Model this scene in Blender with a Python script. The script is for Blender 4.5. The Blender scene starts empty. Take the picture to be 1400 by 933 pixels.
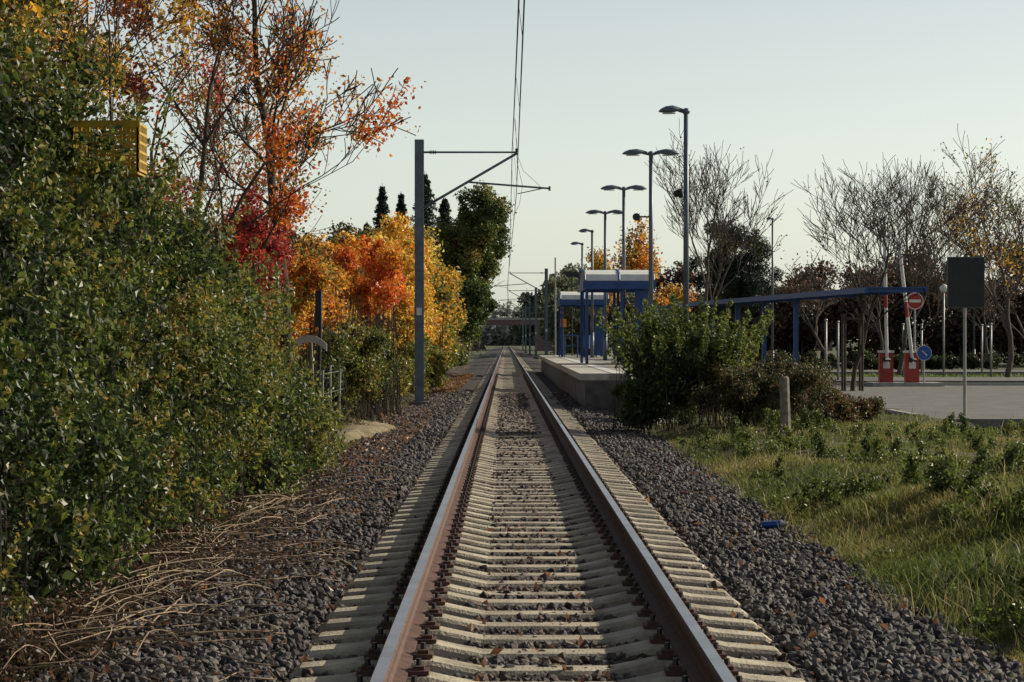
import bpy, math, random
import numpy as np
from mathutils import Vector
rng=np.random.default_rng(7); random.seed(7)
scene=bpy.context.scene
col=scene.collection

# ---------------------------------------------------------------- materials
def new_mat(name):
    m=bpy.data.materials.new(name); m.use_nodes=True
    return m,m.node_tree.nodes,m.node_tree.links
def mat(name,c,rough=0.7,metal=0.0,c2=None,scale=3.0,detail=6,bump=0.0,bscale=None,spec=0.4,contrast=(0.35,0.65)):
    m,N,L=new_mat(name); b=N['Principled BSDF']
    b.inputs['Roughness'].default_value=rough; b.inputs['Metallic'].default_value=metal
    b.inputs['Specular IOR Level'].default_value=spec
    tc=N.new('ShaderNodeTexCoord')
    if c2 is None: c2=tuple(x*0.7 for x in c)
    n=N.new('ShaderNodeTexNoise'); n.inputs['Scale'].default_value=scale; n.inputs['Detail'].default_value=detail
    n.inputs['Roughness'].default_value=0.65
    L.new(tc.outputs['Object'],n.inputs['Vector'])
    r=N.new('ShaderNodeValToRGB'); r.color_ramp.elements[0].position=contrast[0]; r.color_ramp.elements[1].position=contrast[1]
    r.color_ramp.elements[0].color=(*c2,1); r.color_ramp.elements[1].color=(*c,1)
    L.new(n.outputs['Fac'],r.inputs['Fac']); L.new(r.outputs['Color'],b.inputs['Base Color'])
    if bump>0:
        n2=N.new('ShaderNodeTexNoise'); n2.inputs['Scale'].default_value=bscale or scale*6; n2.inputs['Detail'].default_value=5
        L.new(tc.outputs['Object'],n2.inputs['Vector'])
        bp=N.new('ShaderNodeBump'); bp.inputs['Strength'].default_value=bump; bp.inputs['Distance'].default_value=0.03
        L.new(n2.outputs['Fac'],bp.inputs['Height']); L.new(bp.outputs['Normal'],b.inputs['Normal'])
    return m
def vcol_mat(name,rough=0.6,trans=0.35,spec=0.3):
    m,N,L=new_mat(name); b=N['Principled BSDF']; out=N['Material Output']
    a=N.new('ShaderNodeAttribute'); a.attribute_name='Col'
    b.inputs['Roughness'].default_value=rough; b.inputs['Specular IOR Level'].default_value=spec
    L.new(a.outputs['Color'],b.inputs['Base Color'])
    if trans>0:
        t=N.new('ShaderNodeBsdfTranslucent'); 
        L.new(a.outputs['Color'],t.inputs['Color'])
        mx=N.new('ShaderNodeMixShader'); mx.inputs[0].default_value=trans
        L.new(b.outputs[0],mx.inputs[1]); L.new(t.outputs[0],mx.inputs[2]); L.new(mx.outputs[0],out.inputs['Surface'])
    return m
M_leaf=vcol_mat('leaf',0.42,0.45,0.45)
M_grass=vcol_mat('grass_blade',0.5,0.48,0.35)
M_stone=vcol_mat('ballast_stone',0.75,0,0.35)
M_bark=mat('bark',(0.10,0.075,0.055),0.9,c2=(0.04,0.032,0.026),scale=14,bump=0.6)
M_barkgrey=mat('bark_grey',(0.13,0.105,0.085),0.9,c2=(0.06,0.05,0.042),scale=12,bump=0.5)
M_twig=mat('dry_stem',(0.40,0.29,0.18),0.8,c2=(0.15,0.10,0.07),scale=8)
M_conc=mat('sleeper_concrete',(0.54,0.475,0.36),0.85,c2=(0.24,0.205,0.155),scale=3,bump=0.5,bscale=60)
M_bed=mat('ballast_bed',(0.06,0.053,0.05),0.95,c2=(0.015,0.013,0.013),scale=22,detail=8,bump=1.0,bscale=24,contrast=(0.38,0.62))
M_dirt=mat('soil',(0.085,0.062,0.04),0.95,c2=(0.03,0.023,0.016),scale=5,bump=1.0,bscale=14)
M_sand=mat('sandy_path',(0.34,0.27,0.16),0.95,c2=(0.12,0.10,0.05),scale=2.6,bump=0.8,bscale=20)
M_ground=mat('ground_grass',(0.085,0.10,0.035),0.95,c2=(0.05,0.05,0.025),scale=0.4,bump=0.5,bscale=5)
M_grassland=mat('grass_soil',(0.095,0.09,0.032),0.95,c2=(0.06,0.043,0.022),scale=2,bump=0.8,bscale=20)
M_rust=mat('rail_rust',(0.13,0.065,0.042),0.75,c2=(0.055,0.03,0.024),scale=20,bump=0.3,metal=0.1)
M_steel=mat('rail_head_steel',(0.52,0.52,0.54),0.33,metal=0.95,c2=(0.34,0.33,0.33),scale=2)
M_pole=mat('pole_steel',(0.14,0.175,0.21),0.5,c2=(0.09,0.11,0.13),scale=4,metal=0.2)
M_lamp=mat('lamp_grey',(0.12,0.155,0.19),0.45,c2=(0.08,0.105,0.13),scale=3,metal=0.2)
M_wire=mat('wire',(0.035,0.035,0.035),0.6)
M_blue=mat('blue_paint',(0.016,0.07,0.25),0.4,c2=(0.011,0.045,0.17),scale=2)
M_poly=mat('polycarbonate_roof',(0.78,0.78,0.73),0.5,c2=(0.60,0.60,0.56),scale=3)
M_platf=mat('platform_concrete',(0.20,0.185,0.165),0.9,c2=(0.09,0.085,0.08),scale=1.8,bump=0.3,bscale=20)
M_coping=mat('platform_coping',(0.55,0.52,0.45),0.85,c2=(0.38,0.35,0.30),scale=3,bump=0.2)
M_pave=mat('platform_paving',(0.36,0.33,0.28),0.85,c2=(0.26,0.24,0.2),scale=4)
M_asph=mat('asphalt',(0.18,0.172,0.155),0.9,c2=(0.11,0.105,0.10),scale=1.2,bump=0.3,bscale=40)
M_kerb=mat('kerb_stone',(0.42,0.40,0.36),0.85,scale=4)
M_white=mat('white_paint',(0.72,0.72,0.68),0.5,c2=(0.55,0.55,0.52),scale=6)
M_red=mat('red_paint',(0.36,0.03,0.022),0.45,c2=(0.26,0.025,0.018),scale=4)
M_signblue=mat('sign_blue',(0.02,0.09,0.40),0.4)
M_dark=mat('dark_metal',(0.025,0.027,0.03),0.5)
M_yellow=mat('yellow_plastic',(0.50,0.31,0.02),0.5,c2=(0.34,0.21,0.02),scale=6)
M_orange=mat('orange_panel',(0.75,0.28,0.02),0.4)
M_wood=mat('weathered_wood',(0.30,0.27,0.21),0.9,c2=(0.14,0.12,0.09),scale=9,bump=0.5)
M_galv=mat('galvanised_steel',(0.35,0.36,0.35),0.5,metal=0.5)
M_brick=mat('brick_bridge',(0.20,0.12,0.115),0.9,c2=(0.15,0.095,0.095),scale=2)
M_glass=mat('shelter_glass',(0.06,0.08,0.09),0.12,spec=0.6)

# ---------------------------------------------------------------- mesh helpers
def link(o): col.objects.link(o); return o
def empty(name,loc=(0,0,0)):
    e=bpy.data.objects.new(name,None); e.location=loc; e.empty_display_size=0.3; return link(e)
def parent(p,*ch):
    for c in ch: c.parent=p
    return p
def np_mesh(name,V,F,mats,cols=None,mi=None,smooth=False):
    V=np.asarray(V,dtype=np.float32); F=np.asarray(F,dtype=np.int32)
    me=bpy.data.meshes.new(name); k=F.shape[1]
    me.vertices.add(len(V)); me.vertices.foreach_set('co',V.ravel())
    me.loops.add(F.size); me.loops.foreach_set('vertex_index',F.ravel())
    me.polygons.add(len(F)); me.polygons.foreach_set('loop_start',np.arange(0,F.size,k,dtype=np.int32))
    me.polygons.foreach_set('loop_total',np.full(len(F),k,dtype=np.int32))
    if not isinstance(mats,(list,tuple)): mats=[mats]
    for m in mats: me.materials.append(m)
    if mi is not None: me.polygons.foreach_set('material_index',np.asarray(mi,dtype=np.int32))
    me.polygons.foreach_set('use_smooth',np.full(len(F),smooth))
    if cols is not None:
        ca=me.color_attributes.new('Col','FLOAT_COLOR','POINT')
        c4=np.ones((len(V),4),dtype=np.float32); c4[:,:3]=cols
        ca.data.foreach_set('color',c4.ravel())
    me.update(calc_edges=True); me.validate()
    return link(bpy.data.objects.new(name,me))
class MB:
    def __init__(s): s.v=[];s.f=[];s.m=[];s.mats=[]
    def mi(s,m):
        if m not in s.mats: s.mats.append(m)
        return s.mats.index(m)
    def add(s,vs,fs,m):
        o=len(s.v); s.v+= [tuple(v) for v in vs]; k=s.mi(m)
        for f in fs: s.f.append(tuple(i+o for i in f)); s.m.append(k)
        return s
    def box(s,x0,x1,y0,y1,z0,z1,m):
        vs=[(x0,y0,z0),(x1,y0,z0),(x1,y1,z0),(x0,y1,z0),(x0,y0,z1),(x1,y0,z1),(x1,y1,z1),(x0,y1,z1)]
        return s.add(vs,[(0,3,2,1),(4,5,6,7),(0,1,5,4),(1,2,6,5),(2,3,7,6),(3,0,4,7)],m)
    def tube(s,p0,p1,r0,r1,m,n=8,cap=True):
        p0=Vector(p0);p1=Vector(p1);d=(p1-p0).normalized()
        a=d.orthogonal().normalized();b=d.cross(a)
        vs=[];
        for p,r in((p0,r0),(p1,r1)):
            for i in range(n):
                t=2*math.pi*i/n; vs.append(p+(a*math.cos(t)+b*math.sin(t))*r)
        fs=[(i,(i+1)%n,n+(i+1)%n,n+i) for i in range(n)]
        if cap: fs+= [tuple(range(n-1,-1,-1)),tuple(range(n,2*n))]
        return s.add(vs,fs,m)
    def ellip(s,c,r,m,nu=12,nv=8,zmin=-1):
        vs=[];fs=[]
        for j in range(nv+1):
            ph=-math.pi/2+math.pi*j/nv
            for i in range(nu):
                t=2*math.pi*i/nu; vs.append((c[0]+r[0]*math.cos(ph)*math.cos(t),c[1]+r[1]*math.cos(ph)*math.sin(t),c[2]+r[2]*max(zmin,math.sin(ph))))
        for j in range(nv):
            for i in range(nu): fs.append((j*nu+i,j*nu+(i+1)%nu,(j+1)*nu+(i+1)%nu,(j+1)*nu+i))
        return s.add(vs,fs,m)
    def obj(s,name,smooth=False,bevel=0):
        me=bpy.data.meshes.new(name); me.from_pydata(s.v,[],s.f)
        for m in s.mats: me.materials.append(m)
        for p,k in zip(me.polygons,s.m): p.material_index=k; p.use_smooth=smooth
        me.update(); o=link(bpy.data.objects.new(name,me))
        if bevel>0:
            b=o.modifiers.new('bevel','BEVEL'); b.width=bevel; b.segments=2; b.limit_method='ANGLE'
        return o
def wob(P,seed,f=1.0):
    r=np.random.default_rng(seed); s=np.zeros(len(P))
    for k in range(5):
        w=r.normal(size=3)*f*(1+0.6*k); s+=np.sin(P@w+r.uniform(0,6.28))/(1+0.5*k)
    return s/2.2

def leaves(name,P,size,palette,seed=1,mat_=None,aspect=0.62,patch=1.0,tilt=None,br=(0.6,1.45),mixr=0.4):
    r=np.random.default_rng(seed); n=len(P)
    u=r.normal(size=(n,3)); 
    if tilt is not None: u+=np.array(tilt)
    u/=np.linalg.norm(u,axis=1)[:,None]
    w=r.normal(size=(n,3)); v=np.cross(u,w); v/=np.linalg.norm(v,axis=1)[:,None]
    nn=np.cross(u,v)
    s=(size*r.uniform(0.5,1.35,n))[:,None]
    P=np.asarray(P)
    a=P-u*s*0.5; t=P+u*s*0.5; l=P+v*s*aspect*0.5+nn*s*0.12-u*s*0.06; q=P-v*s*aspect*0.5+nn*s*0.12-u*s*0.06
    V=np.stack([a,l,t,q],1).reshape(-1,3)
    F=np.arange(4*n).reshape(-1,4)
    pal=np.array(palette,dtype=float); k=len(pal)
    f=(wob(P,seed+5,patch)*0.42+0.5)*k+r.normal(size=n)*mixr*max(1,k/3)
    idx=np.clip(f.astype(int),0,k-1)
    c=pal[idx]*r.uniform(br[0],br[1],n)[:,None]
    return np_mesh(name,V,F,mat_ or M_leaf,cols=np.repeat(c,4,axis=0))
def blob_points(B,n,shell=0.22,seed=1,zmin=0.0):
    r=np.random.default_rng(seed); B=np.array(B)
    A=B[:,3]*B[:,4]+B[:,4]*B[:,5]+B[:,3]*B[:,5]
    i=r.choice(len(B),n,p=A/A.sum())
    d=r.normal(size=(n,3)); d/=np.linalg.norm(d,axis=1)[:,None]
    rad=1-np.abs(r.normal(size=n))*shell+ (r.random(n)<0.10)*r.uniform(0,0.45,n)
    rad=np.abs(rad)
    P=B[i,:3]+d*B[i,3:6]*rad[:,None]
    return P[P[:,2]>zmin]
def cluster(c,r,k,br,seed=1,flat=0.9):
    q=np.random.default_rng(seed); out=[]
    for _ in range(k):
        d=q.normal(size=3); d/=np.linalg.norm(d); rr=q.uniform(0.35,1.0)
        s=br*q.uniform(0.5,1.35)
        out.append([c[0]+d[0]*r[0]*rr,c[1]+d[1]*r[1]*rr,c[2]+d[2]*r[2]*rr,s,s*q.uniform(.8,1.2),s*flat])
    return out
def stems(name,B,n,r0,seed,m,base_z=0,rx=0.3):
    q=random.Random(seed); mb=MB()
    for _ in range(n):
        b=q.choice(B); p=Vector((b[0]+q.uniform(-rx,rx),b[1]+q.uniform(-rx,rx),base_z))
        e=Vector((b[0],b[1],b[2]+b[5]*0.9)); k=4
        prev=p
        for j in range(1,k):
            a=p.lerp(e,j/k)+Vector((q.uniform(-.06,.06),q.uniform(-.06,.06),0))
            mb.tube(prev,a,r0*(1-(j-1)/k*0.8),r0*(1-j/k*0.8),m,5,False); prev=a
        mb.tube(prev,e,r0*.4,r0*.15,m,4,False)
    return mb.obj(name)
def bush(name,B,n,size,pal,seed,shell=0.25,patch=1.0,fill=0.12,nst=20,sr=0.02,zmin=0.0,aspect=.62,mixr=.4):
    P=blob_points(B,n,shell,seed,zmin)
    l=leaves('leaves',P,size,pal,seed,patch=patch,aspect=aspect,mixr=mixr)
    e=empty(name); parent(e,l,stems('stems',B,nst,sr,seed,M_bark))
    if fill>0:
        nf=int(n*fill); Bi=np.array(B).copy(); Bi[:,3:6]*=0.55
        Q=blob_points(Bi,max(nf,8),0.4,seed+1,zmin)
        parent(e,leaves('inner_leaves',Q,size*2.2,[tuple(x*0.8 for x in p) for p in pal],seed+2,patch=patch))  # inner leaves darker than outer ones: interior shade put into their colour
    return e

def tubes_np(name,S,n,m):
    S=np.array(S); p0=S[:,0:3];p1=S[:,3:6];r0=S[:,6];r1=S[:,7]
    d=p1-p0; d/=np.maximum(np.linalg.norm(d,axis=1),1e-6)[:,None]
    ref=np.where(np.abs(d[:,2:3])<0.9,np.array([[0,0,1.]]),np.array([[1.,0,0]]))
    a=np.cross(d,ref); a/=np.linalg.norm(a,axis=1)[:,None]; b=np.cross(d,a)
    V=np.zeros((len(S),2*n,3))
    for i in range(n):
        t=2*math.pi*i/n; o=a*math.cos(t)+b*math.sin(t)
        V[:,i]=p0+o*r0[:,None]; V[:,n+i]=p1+o*r1[:,None]
    f=np.array([[i,(i+1)%n,n+(i+1)%n,n+i] for i in range(n)])
    F=(np.arange(len(S))[:,None,None]*2*n+f[None]).reshape(-1,4)
    return np_mesh(name,V.reshape(-1,3),F,m,smooth=True)
def tree(name,base,height,width,tr,levels=5,seed=1,spread=0.6,up=0.25,lean=(0,0,1),first=0.3,bark=None,leaf=None,nch=3,minr=0.006,path=None,nb=18,bl=1.8):
    q=random.Random(seed); S=[];tips=[]
    def rv(): return Vector((q.gauss(0,1),q.gauss(0,1),q.gauss(0,1))).normalized()
    def grow(p,d,L,r,lev,top):
        k=4 if lev>=levels-1 else 3
        pts=[p.copy()]; dd=d.copy()
        for j in range(k):
            dd=(dd+rv()*0.13+Vector((0,0,up*0.25))).normalized()
            p2=pts[-1]+dd*(L/k); ra=r*(1-0.45*j/k); rb=r*(1-0.45*(j+1)/k)
            S.append((*pts[-1],*p2,ra,rb)); pts.append(p2)
        if lev<=1: tips.extend(pts[1:])
        if lev==0: return
        for c in range(nch+1):
            if c==0: t=1.0; ang=spread*0.35
            else: t=q.uniform(first if lev==top else 0.3,1.0); ang=spread*q.uniform(0.7,1.3)
            fi=t*k; i=min(int(fi),k-1); pp=pts[i].lerp(pts[i+1],fi-i)
            ax=dd.cross(rv()); 
            if ax.length<1e-3: continue
            ax.normalize()
            nd=(dd*math.cos(ang)+ax*math.sin(ang)+Vector((0,0,up))).normalized()
            grow(pp,nd,L*q.uniform(0.5,0.8)*(1 if c else 1.05),r*(0.55 if c==0 else 0.42),lev-1,top)
    if path is None:
        grow(Vector((0,0,0)),Vector(lean).normalized(),1.0,1.0,levels,levels)
        S=np.array(S); zmax=S[:,5].max()
        horiz=np.percentile(np.abs(S[:,3:5]-np.median(S[:,3:5],axis=0)),97)
        sz=height/zmax; sx=(width/2)/max(horiz,1e-3)
        sc=np.array([sx,sx,sz]); b0=np.array(base)
    else:
        P=[Vector(p) for p in path]; n=len(P)-1
        for j in range(n): S.append((*P[j],*P[j+1],1-.75*j/n,1-.75*(j+1)/n))
        for c in range(nb):
            t=(first+(1-first)*(c+q.random())/nb)*n; i=min(int(t),n-1); pp=P[i].lerp(P[i+1],t-i)
            dd=(P[i+1]-P[i]).normalized(); ax=dd.cross(rv()).normalized(); ang=spread*q.uniform(.8,1.4)
            nd=(dd*math.cos(ang)+ax*math.sin(ang)).normalized()
            grow(pp,nd,bl*q.uniform(.5,1.1)*(1-.3*t/n),.42*(1-.7*t/n),levels,levels)
        S=np.array(S); sc=np.ones(3); b0=np.zeros(3)
    S[:,0:3]=S[:,0:3]*sc+b0; S[:,3:6]=S[:,3:6]*sc+b0
    S[:,6:8]=np.maximum(S[:,6:8]*tr,minr)
    e=empty(name); ob=tubes_np('trunk_and_limbs',S,6,bark or M_bark); parent(e,ob)
    if leaf:
        T=np.array([list(t) for t in tips])*sc+b0
        r=np.random.default_rng(seed)
        keep=(wob(T,seed+3,leaf.get('gap',1.2))>leaf.get('thr',-0.3))
        T=T[keep]
        n=leaf['n']; i=r.integers(0,len(T),n); P=T[i]+r.normal(size=(n,3))*leaf['sp']
        parent(e,leaves('leaves',P,leaf['size'],leaf['pal'],seed,patch=leaf.get('patch',0.8)))
    return e

# ---------------------------------------------------------------- camera
CAMZ=1.62
cam=bpy.data.cameras.new('camera'); co=link(bpy.data.objects.new('camera',cam)); scene.camera=co
cam.sensor_width=36; cam.lens=36*3200/1400; cam.clip_start=0.1; cam.clip_end=6000
co.location=(0,0,CAMZ); co.rotation_euler=(math.radians(90),0,-8/3200)

# ---------------------------------------------------------------- light
el=math.radians(28); az=math.radians(66)
ds=Vector((math.sin(az)*math.cos(el),math.cos(az)*math.cos(el),math.sin(el)))
sl=bpy.data.lights.new('sun','SUN'); sl.energy=5.0; sl.angle=math.radians(0.5); sl.color=(1.0,0.91,0.72)
so=link(bpy.data.objects.new('sun',sl)); so.rotation_euler=ds.to_track_quat('Z','Y').to_euler()
w=bpy.data.worlds.new('World'); scene.world=w; w.use_nodes=True
N=w.node_tree.nodes; L=w.node_tree.links; bg=N['Background']
sk=N.new('ShaderNodeTexSky'); sk.sky_type='NISHITA'; sk.sun_disc=False; sk.sun_elevation=el; sk.sun_rotation=az
sk.air_density=1.0; sk.dust_density=2.0; sk.ozone_density=1.0
tc=N.new('ShaderNodeTexCoord'); sp=N.new('ShaderNodeSeparateXYZ'); L.new(tc.outputs['Generated'],sp.inputs[0])
mr=N.new('ShaderNodeValToRGB'); cr=mr.color_ramp
cr.elements[0].position=0.0; cr.elements[0].color=(5.8,6.2,5.2,1)
cr.elements[1].position=0.40; cr.elements[1].color=(0,0,0,1)
e_=cr.elements.new(0.04); e_.color=(5.5,6.0,5.2,1)
e_=cr.elements.new(0.08); e_.color=(5.0,5.5,4.9,1)
e_=cr.elements.new(0.14); e_.color=(3.7,4.1,3.8,1)
e_=cr.elements.new(0.24); e_.color=(0.8,0.9,0.9,1)
L.new(sp.outputs['Z'],mr.inputs['Fac'])
hs_=N.new('ShaderNodeHueSaturation'); hs_.inputs['Saturation'].default_value=0.66; L.new(sk.outputs[0],hs_.inputs['Color'])
ad=N.new('ShaderNodeMix'); ad.data_type='RGBA'; ad.blend_type='ADD'; ad.inputs[0].default_value=1.0; ad.clamp_result=False
L.new(hs_.outputs[0],ad.inputs[6]); L.new(mr.outputs['Color'],ad.inputs[7]); L.new(ad.outputs[2],bg.inputs['Color']); bg.inputs['Strength'].default_value=0.078
scene.view_settings.view_transform='Standard'; scene.view_settings.look='None'; scene.view_settings.exposure=0

# ---------------------------------------------------------------- ground
g=MB(); g.add([(-3000,-200,-0.2),(3000,-200,-0.2),(3000,5000,-0.2),(-3000,5000,-0.2)],[(0,1,2,3)],M_ground); g.obj('ground')
def grid(name,xs,ys,zf,m):
    X,Y=np.meshgrid(xs,ys); Z=zf(X,Y); V=np.stack([X,Y,Z],-1).reshape(-1,3)
    I=np.arange(len(V)).reshape(len(ys),len(xs))
    F=np.stack([I[:-1,:-1],I[:-1,1:],I[1:,1:],I[1:,:-1]],-1).reshape(-1,4)
    return np_mesh(name,V,F,m,smooth=True)
TC=0.2
def bedz(X,Y=None):
    a=np.abs(X-TC)
    return np.where(a<1.35,-0.095,np.where(a<1.9,-0.07,-0.07-(a-1.9)*0.09))
xs=np.linspace(-4.2,3.0,60)
ys=np.concatenate([np.linspace(-6,60,260),np.linspace(61,700,160)])
grid('ballast_bed',xs,ys,lambda X,Y:bedz(X)+0.012*np.sin(X*9+Y*7)*np.sin(Y*11-X*5),M_bed)
def lz(X,Y): return -0.02+0.10*np.clip((-3.2-X)/2,0,1.0)+0.03*np.sin(X*3+Y*1.3)+0.02*np.sin(Y*4.1)-0.14*np.clip((X+3.1+.25*np.sin(Y*.8)+.12*np.sin(Y*2.9))/0.5,0,1.6)
grid('soil_verge',np.linspace(-12,-1.9,110),np.linspace(5,170,500),lz,M_dirt)
def gz(X,Y):
    t=np.clip((X-2.2)/1.5,0,1); t=t*t*(3-2*t)
    t2=np.clip((X-2.9)/1.6,0,1); t2=t2*t2*(3-2*t2)
    return -0.17+t*0.22+0.05*np.sin(X*2.1+Y*0.9)*t+0.035*np.sin(Y*2.3+X)*t+t2*.22*(0.6+0.4*np.sin(Y*.35+1))*np.clip((38-Y)/10,0,1)
grid('grass_verge',np.concatenate([np.linspace(2.1,6,50),np.linspace(6.2,8.6,14)]),np.linspace(5,56,260),gz,M_grassland)
mb=MB(); n=36; vs=[(-2.75,44.5,.02)]
for ring,(f,z) in enumerate(((.6,.01),(1.0,-.12))):
    for i in range(n):
        a=2*math.pi*i/n; k=f*(1+.18*math.sin(3*a+1)+.1*math.sin(7*a)); vs.append((-2.75+.62*k*math.cos(a),44.5+4.6*k*math.sin(a),z))
fs=[(0,1+i,1+(i+1)%n) for i in range(n)]+[(1+i,1+n+i,1+n+(i+1)%n,1+(i+1)%n) for i in range(n)]
mb.add(vs,fs,M_sand); mb.obj('sandy_footpath',True)

def icosa():
    t=(1+5**.5)/2
    v=np.array([(-1,t,0),(1,t,0),(-1,-t,0),(1,-t,0),(0,-1,t),(0,1,t),(0,-1,-t),(0,1,-t),(t,0,-1),(t,0,1),(-t,0,-1),(-t,0,1)],float)
    v/=np.linalg.norm(v[0])
    f=np.array([(0,11,5),(0,5,1),(0,1,7),(0,7,10),(0,10,11),(1,5,9),(5,11,4),(11,10,2),(10,7,6),(7,1,8),(3,9,4),(3,4,2),(3,2,6),(3,6,8),(3,8,9),(4,9,5),(2,4,11),(6,2,10),(8,6,7),(9,8,1)])
    return v,f
def stones(name,n,x0,x1,y0,y1,seed):
    r=np.random.default_rng(seed); v,f=icosa()
    y=y0*(y1/y0)**r.random(n); x=r.uniform(x0,x1,n)
    a=np.abs(x-TC); k=r.random(n)>np.clip((a-2.1)/1.9,0,0.8); x=x[k];y=y[k]; n=len(x)
    s=r.uniform(0.014,0.036,n)*(1+np.clip((y-20)/60,0,0.7))
    inside=np.abs(x-TC)<1.32
    z=bedz(x)+s*0.4+r.uniform(-.005,.02,n)
    z=np.where(inside,z-0.008,z)
    z=np.where(x<-2.7,np.maximum(z,lz(x,y)+s*.3),z)
    A=r.normal(size=(n,3,3)); Q,_=np.linalg.qr(A)
    sc=r.uniform(0.55,1.3,(n,1,3))
    vv=v[None]*sc*(1+r.uniform(-.22,.22,(n,12,1)))
    vv=np.einsum('nij,nkj->nki',Q,vv)*s[:,None,None]+np.stack([x,y,z],1)[:,None]
    F=(np.arange(n)[:,None,None]*12+f[None]).reshape(-1,3)
    pal=np.array([(.10,.092,.092),(.07,.064,.066),(.145,.13,.115),(.10,.078,.068),(.045,.042,.045)])
    c=pal[r.integers(0,5,n)]*r.uniform(.5,1.35,n)[:,None]
    c=np.where((inside&(r.random(n)<.5))[:,None],c*np.array([.95,.72,.56]),c)
    return np_mesh(name,vv.reshape(-1,3),F,M_stone,cols=np.repeat(c,12,axis=0))
stones('ballast_gravel',80000,-3.5,2.75,9.8,75,3)

# ---------------------------------------------------------------- track
def rail(xc):
    prof=[(-.075,0),(.075,0),(.075,.012),(.02,.03),(.009,.05),(.009,.125),(.036,.138),(.036,.162),(.028,.171),(-.028,.171),(-.036,.162),(-.036,.138),(-.009,.125),(-.009,.05),(-.02,.03),(-.075,.012)]
    mb=MB(); n=len(prof); yy=[-6,60,150,300,700]
    vs=[(xc+p[0],y,p[1]+0.004) for y in yy for p in prof]
    fr=[];fs=[]
    for k in range(len(yy)-1):
        for i in range(n):
            f=(k*n+i,k*n+(i+1)%n,(k+1)*n+(i+1)%n,(k+1)*n+i)
            (fs if i==8 else fr).append(f)
    mb.add(vs,fr,M_rust); k=mb.mi(M_steel)
    for f in fs: mb.f.append(f); mb.m.append(k)
    return mb.obj('rail')
track=empty('railway_track')
parent(track,rail(TC-.75),rail(TC+.75))
sx=np.array([-1.3,-1.25,-0.99,-0.93,-0.57,-0.48,-0.33,0.33,0.48,0.57,0.93,0.99,1.25,1.3])
sz=np.array([-.07,-.035,-.012,0,0,-.02,-.05,-.05,-.02,0,0,-.012,-.035,-.07])
SY=np.arange(-3,520,0.6)
V=[];F=[]
r=np.random.default_rng(5)
for k,y in enumerate(SY):
    o=len(V); jy=r.normal()*0.012; jz=r.normal()*0.004; rot=r.normal()*0.006
    for x,z in zip(sx,sz):
        yy=y+jy+x*rot
        for dy,zz in((-.15,-.25),(-.118,z-.02),(-.10,z),(.10,z),(.118,z-.02),(.15,-.25)): V.append((TC+x,yy+dy,zz+jz))
    m=len(sx)
    for i in range(m-1):
        for j in range(5):
            a=o+i*6+j; F.append((a,a+6,a+7,a+1))
    for i,fl in((0,0),(m-1,1)):
        a=o+i*6; F.append((a,a+1,a+4,a+5)); F.append((a+1,a+2,a+3,a+4))
parent(track,np_mesh('concrete_sleepers',V,F,M_conc))
cl=MB()
for y in SY[SY<110]:
    for rx in(TC-.75,TC+.75):
        for sd in(-1,1):
            x=rx+sd*.125
            cl.box(x-.05,x+.05,y-.075,y+.075,0.001,.022,M_rust)
            cl.box(x-.028,x+.028,y-.05,y+.05,.022,.042,M_rust)
            cl.tube((x,y,.04),(x,y,.075),.016,.014,M_dark,6)
parent(track,cl.obj('rail_fasteners'))
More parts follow.
